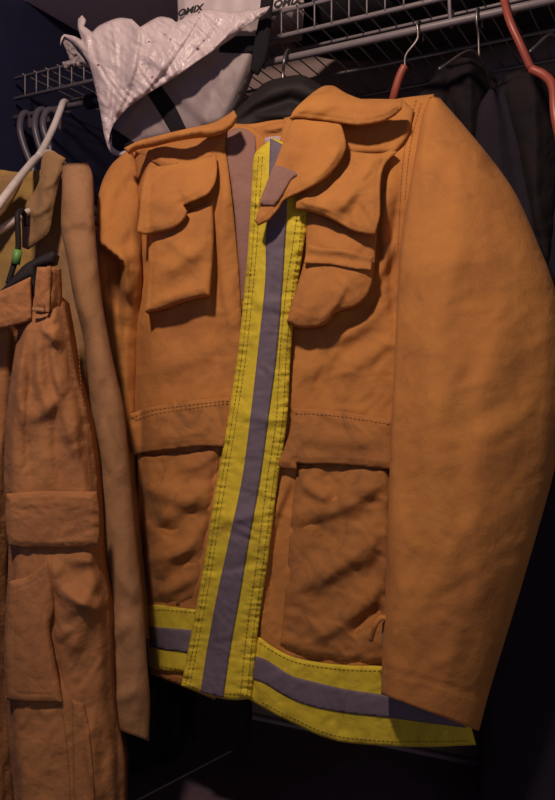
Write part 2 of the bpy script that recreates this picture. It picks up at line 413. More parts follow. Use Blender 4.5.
# broad black hanger in the collar of the orange jacket
bh = thing('broad_hanger', P(277, 118, 1.07), 'broad black plastic hanger inside the neck of the orange jacket', 'hanger')
patch('shoulder_form', [(214, 132), (222, 122), (240, 106), (254, 92), (266, 82), (284, 77), (302, 75), (316, 82), (330, 92), (345, 110), (345, 135), (300, 128), (276, 124), (256, 122), (240, 134), (228, 140)],
      lambda x, y: 1.075-.00035*(x-277)+.012*np.exp(-((y-interp(x, [(214, 138), (254, 112), (290, 100), (345, 118)]))/7)**2), M_BKP, bh, thick=.035, curl=.012, cw=6)
tube3('hook', [P(283, 84, 1.09), P(283, 72, 1.09), P(284, 62, 1.082), P(286, 53, 1.088), P(289, 50, 1.10), P(291, 56, 1.115)], .0022, M_STL, bh)

# coral hangers
c1 = thing('clothes_hanger', P(400, 98, 1.04), 'coral plastic hanger whose hook pokes up behind the orange jacket collar', 'hanger')
tube3('hook', [clo(.582, .012, RZ-.010), clo(.582, .010, RZ+.003), clo(.582, 0, RZ+.009), clo(.582, -.011, RZ+.002), clo(.582, -.010, RZ-.016), P(406, 55, 1.01), P(405, 68, 1.012)], .0016, M_STL, c1)
tube3('neck', [P(405, 66, 1.012), P(400, 76, 1.015), P(395, 92, 1.02), P(391, 110, 1.032)], .0052, M_COR, c1)
tube3('shoulder_bar', [P(350, 150, 1.08), P(391, 110, 1.035), P(440, 150, 1.03)], .0052, M_COR, c1)
c2 = thing('clothes_hanger', P(535, 75, .95), 'coral plastic hanger arm sloping down at the right edge above the black coats', 'hanger')
tube3('hook', [P(514, 12, .99), P(507, 6, .975), P(504, 0, .955), P(510, 22, .94), P(521, 46, .935), P(531, 69, .935)], .0045, M_COR, c2)
tube3('shoulder_bar', [P(531, 69, .935), P(545, 76, .925), P(553, 88, .915), P(556, 120, .905), P(570, 180, .90)], .0052, M_COR, c2)

# ------------------------------------------------------------------ black coats on the right, on steel hangers
def coat(name, L, R, cdep, half, mat, label, grp, seed):
    t = thing(name, P((L[-1][0]+R[-1][0])/2, L[-1][1], cdep[-1]), label, 'coat', grp)
    tube2('coat_body', L, R, cdep, half, mat, t, 90, 48, lambda x, y: crumple(x, y, 45, .008, 3, 0, seed), p=.8)
    return t
k1 = coat('black_coat', [(428, 84), (418, 96), (410, 130), (405, 220), (405, 420), (410, 560)], [(445, 62), (492, 78), (505, 110), (512, 230), (520, 420), (520, 560)],
     [1.11, 1.12, 1.12, 1.12], [.012, .04, .045, .045], M_BLK, 'dark brown-black coat just behind the orange jacket right shoulder', None, 31)
patch('hood', [(430, 86), (438, 66), (456, 58), (478, 60), (494, 74), (500, 100), (496, 150), (480, 190), (462, 170), (446, 120)],
      lambda x, y: 1.065+.0012*np.abs(x-470)-.0+.0-crumple(x, y, 22, .006, 1.5, .4, 12), M_BLK, k1, thick=.05, curl=.03, cw=9)
k2 = coat('black_coat', [(490, 88), (478, 110), (472, 200), (476, 380), (480, 560), (478, 700), (480, 836)], [(530, 72), (575, 84), (620, 130), (640, 300), (650, 500), (650, 700), (650, 836)],
     [1.04, 1.06, 1.07, 1.07, 1.07, 1.07], [.012, .045, .05, .05, .045, .045], M_NVY, 'long navy-black coat at the right edge hanging past the orange sleeve', None, 37)
patch('collar', [(494, 92), (502, 76), (520, 70), (545, 78), (566, 96), (572, 150), (560, 250), (545, 290), (530, 230), (512, 150)],
      lambda x, y: .995+.0009*np.abs(x-535)-crumple(x, y, 22, .006, 2, .2, 15), M_BLK, k2, thick=.04, curl=.025, cw=8)
for u, lab, (bx, by, bY) in ((.655, 'steel wire hanger hook carrying the brown-black coat', (439, 66, 1.06)), (.745, 'steel wire hanger hook above the navy-black coat, under the coral arm', (481, 47, 1.0))):
    t = thing('wire_hanger', P(bx, by, bY), lab, 'hanger', None)
    q = clo(u, 0, RZ)
    tube3('hook', [clo(u, .014, RZ-.008), clo(u, .011, RZ+.004), clo(u, 0, RZ+.0085), clo(u, -.010, RZ+.003), clo(u, -.011, RZ-.012), clo(u, -.003, RZ-.024), clo(u, 0, RZ-.05)], .0014, M_STL, t)
    tube3('shoulder_wire', [clo(u, -.16, RZ-.12), clo(u, -.05, RZ-.06), clo(u, 0, RZ-.05), clo(u, .05, RZ-.06), clo(u, .16, RZ-.12)], .0014, M_STL, t)

# garments glimpsed below and behind
tag(tube2('black_garment', [(196, 160), (190, 400), (190, 600), (190, 690), (192, 740), (202, 750)], [(250, 160), (252, 400), (252, 600), (252, 690), (251, 742), (240, 751)], [1.20, 1.19, 1.18, 1.17], [.01, .03, .03, .03], M_BLK, None, 80, 40,
      lambda x, y: crumple(x, y, 30, .004, 3, 0, 3)), 'black garment whose straight end shows below the yellow hem of the orange jacket', 'garment')
t = thing('clothes_hanger', P(223, 150, 1.21), 'black hanger hidden behind the orange jacket, holding the black garment', 'hanger')
g = clo(.216, 0, RZ)
tube3('hook', [clo(.216, .014, RZ-.008), clo(.216, .0, RZ+.009), clo(.216, -.012, RZ-.008), clo(.216, 0, RZ-.04), P(223, 165, 1.20)], .0025, M_BKP, t)
def lump(x, y): return 1.26-.02*np.sin(x/9.)-crumple(x, y, 16, .012, 1, .6, 44)
tag(patch('cloth_bundle', [(118, 690), (140, 676), (165, 680), (186, 700), (188, 740), (176, 762), (150, 770), (128, 774), (112, 764)], lump, M_BLK, None, thick=.05, curl=.03, cw=9), 'crumpled black cloth bundle on the chest beside the tan sleeve cuff', 'bundle')

# black bag sagging on the shelf deck
bg = thing('duffel_bag', clo(.62, .17, LT), 'black soft bag lying on the wire shelf behind the rails', 'bag')
V = []; Fc = []; nu, nv = 60, 28
for i in range(nu+1):
    for j in range(nv):
        a = 2*math.pi*j/nv; s = i/nu; u = .30+.62*s; r = math.sin(math.pi*min(1, max(0, s)))**.35 if 0 < s < 1 else .02
        cv = .19+.115*r*math.copysign(abs(math.cos(a))**.7, math.cos(a)); cz = LT+.064+.060*r*math.copysign(abs(math.sin(a))**.7, math.sin(a))
        q = .004*math.sin(u*70+a*2)*math.sin(a*3+u*30)
        V.append(clo(u, cv+q, cz+q*.5))
for i in range(nu):
    for j in range(nv):
        a = i*nv+j; b = i*nv+(j+1) % nv; Fc.append([a, b, b+nv, a+nv])
Fc.append(list(range(nv))[::-1]); Fc.append([nu*nv+j for j in range(nv)])
link('bag_body', V, Fc, M_BAGB, bg)
tube3('handle', [clo(.50, .085, LT+.045), clo(.53, .066, LT+.03), clo(.62, .06, LT+.018), clo(.71, .066, LT+.03), clo(.74, .085, LT+.045)], .005, M_STRAP, bg)

# ------------------------------------------------------------------ plastic bag and packages
def text(body, px, py, Y, h, rot, mat, parent, shear=.35, yaw=0, sx=1.0):
    c = bpy.data.curves.new('printed_letters', 'FONT'); c.body = body; c.size = h; c.extrude = .0004; c.shear = shear; c.offset = h*.035
    o = bpy.data.objects.new('printed_letters', c); COL.objects.link(o); bpy.context.view_layer.update()
    me = bpy.data.meshes.new_from_object(o.evaluated_get(bpy.context.evaluated_depsgraph_get())); bpy.data.objects.remove(o)
    v = np.array([q.co[:] for q in me.vertices]); fs = [list(p.vertices) for p in me.polygons]
    M = Matrix.Rotation(yaw, 3, 'Z') @ Matrix.Rotation(math.pi/2, 3, 'X') @ Matrix.Rotation(rot, 3, 'Z')
    v[:, 0] *= sx
    v = np.array([(M @ Vector(q))[:] for q in v])+np.array(P(px, py, Y))
    for q in v:
        yy = float(roll_surface(np.array([q[0]/q[1]*F+CX]), np.array([CY-(q[2]-CZ)/q[1]*F]))[0])+(q[1]-Y-(q[0]-P(px, py, Y)[0])*math.tan(yaw))-.0006; q[:] = np.array([q[0]/q[1]*yy, yy, (q[2]-CZ)/q[1]*yy+CZ])
    return link('printed_letters', v, fs, mat, parent, False)
def D_roll(x, y): return 1.185-.00062*(x-180)+.0*y
def roll_surface(x, y): return D_roll(x, y)+.004*noise(x/14., y/30.)
rp = thing('wrapped_package', P(225, 30, 1.17), 'pale wrapped package with black printing standing on the shelf above the plastic bag', 'package')
patch('wrapper', [(176, -30), (178, 16), (176, 34), (250, 20), (304, 12), (304, -40)], lambda x, y: D_roll(x, y)+.004*noise(x/14., y/30.), M_ROLL, rp, thick=.09, curl=.012, cw=5)
ya = math.atan2(-.469, .883)
text('OMIX', 177.5, 16.5, 1.172, .0125, math.radians(2), M_INK, rp, .25, -.406, 1.25)
text('OMIX', 273, 7.5, 1.112, .0125, math.radians(-2), M_INK, rp, .25, -.406, 1.25)
def D_b2(x, y): return 1.150-.0005*(x-150)-.00035*(140-y)*0-.012*np.exp(-((x-200)/45.)**2)-crumple(x, y, 40, .006, 2.5, -.6, 61)-folds(x, y, [(232, 60, 200, 135, 10, .006), (170, 80, 215, 128, 6, .004)])
pb = thing('plastic_bag', P(190, 130, 1.13), 'white crumpled plastic bag draped over the shelf edge, black straps showing through its grey underside', 'bag')
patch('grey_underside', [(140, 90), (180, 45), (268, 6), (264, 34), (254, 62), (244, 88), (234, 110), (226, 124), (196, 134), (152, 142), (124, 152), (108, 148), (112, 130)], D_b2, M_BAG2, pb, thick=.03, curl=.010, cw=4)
def D_st(x, y): return D_b2(x, y)-.0022
patch('strap', [(146, 92), (160, 84), (174, 104), (186, 128), (172, 134), (160, 114)], D_st, M_STRAP, pb, res=2, thick=.003, curl=.001)
patch('strap', [(111, 127), (122, 134), (134, 142), (126, 152), (114, 152), (108, 142)], D_st, M_STRAP, pb, res=2, thick=.003, curl=.001)
patch('strap', [(222, 38), (240, 36), (256, 36), (256, 52), (240, 53), (219, 52)], D_st, M_STRAP, pb, res=2, thick=.003, curl=.001)
patch('strap', [(262, -14), (275, -14), (272, 14), (270, 36), (266, 58), (258, 74), (250, 70), (254, 44), (259, 16)], lambda x, y: 1.075+.0003*(270-x), M_STRAP, pb, res=2, thick=.006, curl=.002)
random.seed(11)
BF = [(108+random.uniform(-2, 3), 140-k*.8, 84+k*7.6+random.uniform(-4, 4), 22+6*math.sin(k)+k*.1-(k > 14)*8, random.uniform(1.3, 2.6), random.uniform(-.0035, .0045)) for k in range(24)]+[(110, 140, 262, 16, 5, .010), (112, 128, 215, 50, 4, .008), (106, 140, 180, 22, 6, .010), (104, 130, 140, 18, 6, .010), (102, 118, 112, 24, 6, .008), (98, 100, 92, 28, 5, .008), (118, 122, 240, 32, 3, .006), (150, 88, 205, 40, 3, -.007), (140, 85, 165, 38, 4, -.007), (120, 80, 128, 30, 5, -.009), (165, 80, 230, 30, 3, .007), (88, 60, 80, 22, 4, .006)]
def D_b1(x, y): return 1.125-.00045*(x-110)-.025*np.exp(-((x-150)/60.)**2-((y-60)/50.)**2)-folds(x, y, BF[:24])-folds(x, y, BF[24:])*.45-crumple(x, y, 16, .0085, 3.0, -.65, 77, 4)
patch('white_film', [(86, 20), (84, 26), (92, 32), (100, 25), (118, 18), (132, 19), (140, 27), (158, 17), (170, 18), (176, 22), (196, 12), (210, 9), (228, 12), (250, 10), (270, 6), (266, 13), (246, 26), (232, 38), (220, 46), (196, 62), (170, 80), (150, 92), (132, 104), (118, 118), (111, 130), (108, 148), (104, 134), (101, 116), (97, 96), (93, 78), (88, 62), (80, 50), (72, 42), (64, 36), (62, 40), (60, 46), (61, 38), (64, 34), (74, 36), (82, 40), (78, 28), (78, 19), (82, 15)], D_b1, M_BAG, pb, res=1.6, thick=.0012, curl=.004, cw=2)
patch('film_tail', [(62, 40), (66, 36), (74, 37), (84, 42), (92, 52), (98, 66), (92, 68), (84, 66), (74, 66), (64, 68), (62, 62), (70, 60), (66, 50)], lambda x, y: 1.15-crumple(x, y, 6, .012, 1, .3, 80), M_BAG2, pb, res=1.4, thick=.003, curl=.004)
patch('bottom_edge', [(108, 148), (111, 130), (114, 130), (113, 146), (120, 151), (134, 147), (150, 142), (150, 145), (134, 151), (120, 156), (112, 154)], lambda x, y: D_b2(x, y)-.004, M_BAG, pb, res=1.5, thick=.002)

# ------------------------------------------------------------------ the orange jacket
JF = [(350, 490, 300, 540, 9, .006), (385, 500, 315, 505, 7, .005), (384, 545, 320, 575, 9, .007), (384, 590, 320, 600, 7, -.006), (300, 620, 360, 560, 8, .005), (330, 640, 383, 620, 6, .004),
      (140, 470, 215, 480, 7, .005), (145, 500, 210, 520, 8, -.005), (160, 540, 212, 500, 8, .007), (150, 580, 200, 560, 7, .006), (148, 560, 175, 520, 6, -.005), (200, 590, 215, 480, 6, .004),
      (285, 480, 262, 640, 4, .006), (296, 480, 270, 600, 4, -.005), (150, 372, 225, 340, 9, .004), (330, 345, 390, 300, 7, .005), (335, 375, 392, 340, 7, .005),
      (300, 380, 340, 345, 8, .004), (395, 150, 388, 280, 5, .006), (404, 180, 396, 330, 5, -.006), (375, 280, 395, 240, 5, .006), (228, 170, 232, 330, 5, .006), (220, 240, 222, 380, 5, -.004), (150, 150, 175, 185, 6, -.005), (162, 170, 215, 150, 5, .004), (270, 160, 290, 260, 5, .004)]
def BJ0(x, y):
    x = np.asarray(x, float); y = np.asarray(y, float)
    b = 1.02-.00045*(x-277)
    b = b+interp(y, [(90, .045), (130, .022), (200, .0), (400, .006), (560, .0), (750, .012)])
    xl = interp(y, [(140, 128), (250, 128), (400, 130), (470, 133), (600, 145), (680, 150)])
    return b+.085*np.exp(-np.clip(x-xl, 0, 999)/9.)
def BJ(x, y): return BJ0(x, y)-folds(x, y, JF)-crumple(x, y, 60, .0060, 1.7, .5, 2, 2)-crumple(x, y, 20, .0026, 1.5, .9, 8, 3)
jk = thing('firefighter_jacket', P(277, 745, 1.05), 'large orange firefighter jacket facing the camera, yellow and silver striped front flap and hem', 'jacket')
patch('back_panel', [(128, 150), (180, 136), (225, 124), (250, 124), (275, 120), (300, 118), (360, 104), (420, 98), (424, 140), (424, 300), (424, 500), (424, 705), (380, 715), (300, 700), (240, 680), (150, 664), (142, 600), (132, 470), (130, 300)],
      lambda x, y: 1.085-.00045*(x-277)-crumple(x, y, 50, .004, 2, 0, 21)+interp(y, [(100, -.02), (200, 0)]), M_ORI, jk, res=5, thick=.003)
patch('neck_lining', [(254, 128), (262, 126), (272, 123), (284, 121), (296, 119), (300, 130), (296, 150), (282, 158), (262, 156), (254, 146)], lambda x, y: 1.055-.0004*(x-277)-folds(x, y, [(262, 130, 290, 124, 3, .006)]), M_OR, jk, thick=.004)
patch('size_label', [(264.5, 138), (272, 136.5), (281, 136), (285, 138), (282, 143), (273, 143), (265, 143)], lambda x, y: 1.050-.0004*(x-277)+.0*y, M_LAB, jk, res=1.5, thick=.001, curl=.0005)
# left front
LEFT = [(127, 150), (150, 142), (180, 136), (210, 130), (222, 136), (227, 160), (232, 200), (236, 240), (240, 290), (242, 330), (262, 350), (260, 500), (215, 700), (182, 686), (166, 680), (151, 674), (147, 640), (143, 600), (138, 540), (133, 470), (128, 420), (133, 385), (130, 330), (124, 270), (116, 200)]
patch('front_panel', LEFT, BJ, M_OR, jk, res=2.5, thick=.004, curl=.004, cw=4)
def D_fac(x, y): return BJ0(x, y)+.010-crumple(x, y, 30, .002, 3, 0, 5)
patch('front_facing', [(218, 133), (226, 127), (240, 124), (252, 127), (260, 133), (266, 142), (264, 240), (256, 360), (238, 370), (232, 290), (226, 200)], D_fac, M_OR, jk, res=2, thick=.004)
patch('velcro_strip', [(223, 140), (228, 131), (238, 128), (248, 130), (255, 136), (256, 146), (253, 200), (250, 250), (246, 300), (242, 300), (237, 240), (232, 190), (227, 160)], lambda x, y: D_fac(x, y)-.0025, M_VEL, jk, res=2, thick=.0025, curl=.001)
# right front
RIGHT = [(284, 118), (320, 110), (360, 106), (402, 98), (434, 94), (434, 120), (428, 160), (424, 220), (430, 300), (436, 420), (440, 560), (462, 700), (474, 738), (420, 742), (380, 738), (340, 735), (297, 718), (263, 702), (250, 690), (262, 560), (278, 440), (290, 330), (286, 240), (278, 160)]
def BJR(x, y): return BJ(x, y)-.0
patch('front_panel', RIGHT, BJR, M_OR, jk, res=2.5, thick=.004, curl=.004, cw=4)
# armhole seam
stitches([[(416, 100), (408, 130), (403, 160), (400, 200), (398, 250)], [(421, 103), (413, 132), (408, 162), (405, 200)]], lambda x, y: BJ(x, y)-.0008, M_THO, jk, 2.4, 1.6, .7)
stitches([[(148, 150), (141, 180), (140, 215), (142, 260)], [(152, 168), (150, 200), (150, 232)]], lambda x, y: BJ(x, y)-.0008, M_THO, jk, 2.4, 1.8, .6)

# striped storm flap
PLL = [(274, 138), (262, 146), (254, 156), (251, 200), (247, 260), (238, 350), (226, 430), (213, 505), (201, 580), (190, 640), (181, 686)]
PLR = [(300, 150), (308, 180), (308, 215), (303, 250), (298, 282), (291, 350), (287, 420), (278, 480), (268, 560), (258, 630), (251, 699)]
def strip_x(f, y):
    return interp(y, [(p[1], p[0]) for p in PLL])*(1-f)+interp(y, [(p[1], p[0]) for p in PLR])*f
def D_pl(x, y):
    x = np.asarray(x, float); y = np.asarray(y, float)
    xl = interp(y, [(p[1], p[0]) for p in PLL]); xr = interp(y, [(p[1], p[0]) for p in PLR]); f = np.clip((x-xl)/(xr-xl+1e-6), 0, 1)
    edge = np.exp(-(f/.16)**2)+np.exp(-((1-f)/.2)**2)
    pk = .0026*edge*noise(x/14., y/3.2, 4)*2
    return 1.02-.00045*(x-277)+interp(y, [(90, .03), (150, .010), (200, .0), (400, .006), (560, .0), (750, .012)])-.014-.006*np.sin(f*math.pi)-pk-crumple(x, y, 30, .0025, .6, .2, 14)-folds(x, y, [(215, 520, 262, 512, 6, .004), (205, 570, 262, 560, 5, -.003), (232, 410, 285, 420, 6, .003), (248, 300, 300, 308, 6, .003)])
patch('storm_flap', PLL+[(210, 696), (232, 700)]+PLR[::-1], D_pl, M_YEL, jk, res=2, thick=.005, curl=.003, cw=2.2)
sfl = bpy.data.objects['storm_flap']
SL = [(270, 138), (269, 170), (268, 200), (266, 240), (265, 282), (258, 350), (250, 420), (242, 479), (229, 540), (216, 600), (207, 650), (200.5, 692)]
SR = [(286, 146), (287, 180), (287, 210), (285, 240), (282.5, 282), (277, 350), (268, 420), (260, 479), (249, 540), (239, 600), (230, 650), (223, 698)]
patch('reflective_stripe', SL+SR[::-1], lambda x, y: D_pl(x, y)-.0022, M_SIL, sfl, res=2, thick=.002, curl=.0006)
st = []
for off, A in ((4.5, PLL), (8.5, PLL), (-4.5, PLR), (-11, PLR)): st.append([(x+off, y+(4 if y > 680 else 0)*0) for x, y in A[2:]])
stitches(st, lambda x, y: D_pl(x, y)-.0004, M_THR, sfl, 2.6, 1.6, .65)
stitches([[(184, 683), (210, 692), (249, 695)]], lambda x, y: D_pl(x, y)-.0004, M_THR, sfl, 2.6, 1.6, .65)

# hem bands
HBF = [(265, 640, 262, 700, 5, .006), (300, 655, 292, 720, 7, .004), (345, 665, 340, 740, 8, -.004)]
def D_hm(x, y): return BJ0(x, y)-.0075-folds(x, y, HBF)-crumple(x, y, 26, .0022, 1, .2, 6)-folds(x, y, JF)*.4
patch('hem_band', [(246, 632), (260, 638), (274, 648), (292, 657), (314, 662), (348, 666), (384, 667), (430, 676), (462, 690), (476, 745), (430, 747), (387, 746), (342, 742), (318, 735), (297, 725), (278, 716), (262, 707), (248, 699)], D_hm, M_YEL, jk, res=2, thick=.004, curl=.002, cw=2)
hbr = bpy.data.objects['hem_band']
patch('reflective_stripe', [(248, 656), (262, 658), (274, 665), (292, 676), (314, 682), (348, 690), (384, 695), (430, 702), (464, 708), (466, 728), (420, 722), (382, 717), (345, 713), (314, 707), (296, 701), (280, 693), (264, 683), (248, 678)], lambda x, y: D_hm(x, y)-.002, M_SIL, hbr, res=2, thick=.002, curl=.0006)
stitches([[(260, 643), (274, 652), (292, 661), (314, 666), (348, 670), (384, 671)], [(262, 702), (278, 711), (297, 720), (318, 730), (342, 737), (387, 741), (430, 742), (470, 741)]], lambda x, y: D_hm(x, y)-.0004, M_THR, hbr, 2.6, 1.8, .65)
hl = patch('hem_band', [(146, 605), (165, 606), (180, 608), (206, 611), (200, 680), (181, 672), (165, 671), (150, 667), (147, 640)], D_hm, M_YEL, jk, res=2, thick=.004, curl=.002, cw=2)
patch('reflective_stripe', [(148, 626), (165, 628), (203, 631), (200, 656), (182, 652), (165, 650), (150, 647)], lambda x, y: D_hm(x, y)-.002, M_SIL, hl, res=2, thick=.002, curl=.0006)
stitches([[(149, 610), (165, 610), (200, 613)], [(152, 664), (165, 667), (184, 670)]], lambda x, y: D_hm(x, y)-.0004, M_THR, hl, 2.6, 1.8, .65)

# chest pocket, left
def D_lp(x, y): return BJ0(np.maximum(x, 150), y)-.014-interp(y, [(200, 0), (310, .020)])-folds(x, y, [(160, 275, 205, 240, 9, .007), (150, 300, 200, 270, 7, -.004), (165, 235, 200, 262, 6, .003), (158, 300, 205, 290, 5, .003)])-crumple(x, y, 26, .003, 1.4, .8, 33)
lp = patch('chest_pocket', [(150, 222), (180, 215), (212, 200), (213, 240), (211, 270), (209, 295), (196, 297), (182, 301), (165, 307), (145, 312), (147, 290), (148, 270), (149, 240)], D_lp, M_OR, jk, res=2, thick=.034, curl=.004, puff=.004, groove=[4.5])
def D_lf(x, y): return BJ0(np.maximum(x, 150), y)-.024-interp(y, [(165, 0), (235, .010)])-folds(x, y, [(150, 210, 200, 180, 10, .004), (190, 214, 212, 190, 5, .006), (150, 225, 175, 225, 6, .004), (183, 206, 176, 190, 4, -.004)])-crumple(x, y, 28, .003, 1.2, .4, 35)+interp(y, [(150, .010), (185, 0), (230, -.005)])
patch('pocket_flap', [(148, 167), (168, 165), (190, 161), (216, 155), (217, 168), (215, 182), (208, 193), (197, 199), (183, 205), (187, 211), (185, 217), (177, 225), (167, 230), (157, 232), (146, 234), (137, 232), (139, 215), (141, 195), (144, 178)], D_lf, M_OR, lp, res=1.8, thick=.005, curl=.003, groove=[4.0])
# chest pocket, right
def D_rp(x, y): return BJ0(x, y)-.015-interp(y, [(215, 0), (325, .020)])-folds(x, y, [(292, 312, 370, 262, 12, .004), (322, 322, 345, 285, 4, .004), (315, 240, 360, 250, 6, .004)])-crumple(x, y, 26, .003, 1.3, -.4, 37)
rpk = patch('chest_pocket', [(306, 205), (345, 210), (378, 215), (376, 245), (373, 278), (367, 295), (357, 305), (344, 309), (335, 313), (328, 322), (318, 326), (300, 327), (287, 321), (291, 306), (296, 290), (302, 270), (306, 250)], D_rp, M_OR, jk, res=2, thick=.034, curl=.004, puff=.004, groove=[4.5])
patch('pocket_strap', [(308, 244), (325, 248), (350, 250), (373, 257), (371, 270), (352, 268), (330, 264), (304, 263)], lambda x, y: D_rp(x, y)-.009-.0015*np.cos((y-247-(x-308)*.13)/2.6), M_OR, rpk, res=1.5, thick=.004, curl=.002)
def D_rf(x, y): return BJ0(x, y)-.028-interp(y, [(150, 0), (235, .012)])-folds(x, y, [(330, 215, 372, 160, 10, .008), (300, 200, 330, 208, 6, .005), (350, 160, 385, 156, 5, .004), (345, 222, 360, 190, 5, -.004)])-crumple(x, y, 26, .0035, 1.3, .9, 39)+interp(y, [(140, .012), (175, 0), (235, -.004)])
patch('pocket_flap', [(296, 199), (306, 188), (322, 168), (344, 150), (366, 153), (382, 153), (392, 149), (397, 152), (388, 160), (382, 172), (380, 190), (380, 215), (375, 234), (364, 233), (353, 230), (338, 222), (324, 215), (310, 211), (296, 208)], D_rf, M_OR, rpk, res=1.8, thick=.005, curl=.003, groove=[4.0])
# lower pockets with flaps
def D_lo(x, y): return BJ0(np.maximum(x, 141), y)-.012-crumple(x, y, 30, .003, .8, .1, 41)-folds(x, y, [(150, 436, 215, 425, 9, .005)])-.004*np.exp(-((y-450)/12.)**2)
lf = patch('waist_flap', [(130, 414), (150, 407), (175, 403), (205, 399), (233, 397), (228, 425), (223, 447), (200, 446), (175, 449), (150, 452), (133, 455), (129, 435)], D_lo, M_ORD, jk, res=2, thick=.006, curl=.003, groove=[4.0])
def D_lor(x, y): return BJ0(x, y)-.012-crumple(x, y, 30, .003, .8, .1, 43)-folds(x, y, [(300, 435, 380, 440, 9, .005)])-.004*np.exp(-((y-462)/12.)**2)
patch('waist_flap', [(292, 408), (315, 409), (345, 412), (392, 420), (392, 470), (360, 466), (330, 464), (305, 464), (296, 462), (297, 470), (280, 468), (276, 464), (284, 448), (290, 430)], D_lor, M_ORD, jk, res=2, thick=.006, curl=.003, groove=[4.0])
LPF = [(302, 520, 384, 480, 10, .007), (300, 590, 380, 530, 11, .008), (310, 640, 380, 590, 9, .006), (350, 630, 384, 610, 7, -.005), (300, 480, 330, 500, 6, .005)]
def D_bp(x, y): return BJ0(x, y)-.006-crumple(x, y, 18, .003, 1.4, -.8, 46, 3)-folds(x, y, LPF)*1.5-crumple(x, y, 44, .008, 1.2, .9, 45, 2)
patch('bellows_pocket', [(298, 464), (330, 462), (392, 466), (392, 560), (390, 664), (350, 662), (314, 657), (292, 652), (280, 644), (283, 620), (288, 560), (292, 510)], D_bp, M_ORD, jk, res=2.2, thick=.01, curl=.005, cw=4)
LPG = [(140, 560, 200, 545, 6, .004), (135, 480, 210, 505, 9, .007), (145, 530, 210, 480, 9, .006), (150, 575, 205, 520, 10, .008), (142, 510, 180, 540, 6, -.006), (150, 595, 195, 575, 7, .005), (180, 470, 215, 455, 6, .005)]
def D_bq(x, y): return BJ0(np.maximum(x, 142), y)-.004-crumple(x, y, 18, .003, 1.4, .8, 48, 3)-folds(x, y, LPG)*1.4-crumple(x, y, 44, .007, 1.2, .6, 47, 2)
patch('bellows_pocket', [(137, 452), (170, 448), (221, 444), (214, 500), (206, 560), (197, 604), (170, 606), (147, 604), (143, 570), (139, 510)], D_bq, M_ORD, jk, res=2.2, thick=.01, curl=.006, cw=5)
stitches([[(131, 417), (152, 410), (178, 406), (230, 400)], [(135, 420), (160, 413), (229, 403)], [(295, 412), (340, 416), (390, 424)]], lambda x, y: D_lo(x, y)-.0006, M_THO, jk, 2.4, 1.8, .6)

# collar: turned-down leaf on the right, rolled edge on the left, throat tab
def D_cr(x, y): return BJ0(x, y)-.044-.010*np.exp(-((y-104)/10.)**2)-crumple(x, y, 30, .0025, .7, 0, 51)-folds(x, y, [(310, 110, 345, 96, 6, .003)])+interp(y, [(84, .03), (96, .004), (125, -.006)])
col = patch('collar', [(290, 118), (294, 110), (304, 100), (315, 91), (324, 86), (334, 86), (346, 93), (362, 99), (382, 101), (402, 101), (402, 108), (394, 115), (380, 121), (357, 124), (335, 121), (312, 118), (297, 117)], D_cr, M_OR, jk, res=1.8, thick=.006, curl=.004, cw=3, groove=[3.5])
patch('collar_stand', [(296, 112), (330, 100), (402, 99), (414, 110), (408, 135), (395, 152), (350, 152), (300, 150)], lambda x, y: BJ0(x, y)-.008-crumple(x, y, 30, .002, 1, 0, 53), M_OR, col, thick=.006)
def D_cl(x, y): return BJ0(np.maximum(x, 145), y)-.044-.006*np.sin(x/9.)-crumple(x, y, 22, .003, .7, -.2, 55)
patch('collar', [(124, 148), (138, 141), (152, 137), (172, 132), (194, 127), (212, 123), (224, 117), (234, 110), (237, 116), (232, 124), (224, 130), (212, 134), (196, 135), (172, 139), (152, 144), (136, 147), (128, 152)], D_cl, M_OR, jk, res=1.5, thick=.012, curl=.004, cw=2)
patch('collar_stand', [(130, 148), (160, 138), (200, 130), (226, 126), (225, 146), (212, 157), (190, 164), (178, 165), (165, 168), (150, 160)], lambda x, y: BJ0(np.maximum(x, 140), y)-.004-crumple(x, y, 20, .003, 1, 0, 56)-folds(x, y, [(168, 176, 176, 160, 3, .005)]), M_OR, jk, res=2, thick=.006)
def D_tb(x, y): return BJ0(x, y)-.048-folds(x, y, [(300, 195, 342, 140, 9, .008), (268, 215, 310, 150, 8, -.005), (292, 130, 300, 180, 8, .004)])-crumple(x, y, 30, .002, 1.2, .6, 57)+interp(y, [(115, .008), (150, 0), (225, -.004)])
tb = patch('throat_tab', [(293, 117), (306, 118), (322, 119), (338, 120), (343, 130), (346, 145), (343, 156), (335, 168), (325, 178), (314, 185), (300, 192), (285, 199), (277, 210), (268, 220), (258, 225), (255, 221), (262, 200), (268, 184), (275, 164), (284, 140)], D_tb, M_OR, jk, res=1.8, thick=.005, curl=.003, groove=[3.5])
patch('velcro_patch', [(273, 166), (280, 166), (296, 172), (297, 175), (291, 179), (287, 186), (281, 196), (274, 205), (266, 205), (259, 203), (264, 190)], lambda x, y: D_tb(x, y)-.003, M_VEL, tb, res=1.5, thick=.003, curl=.001)
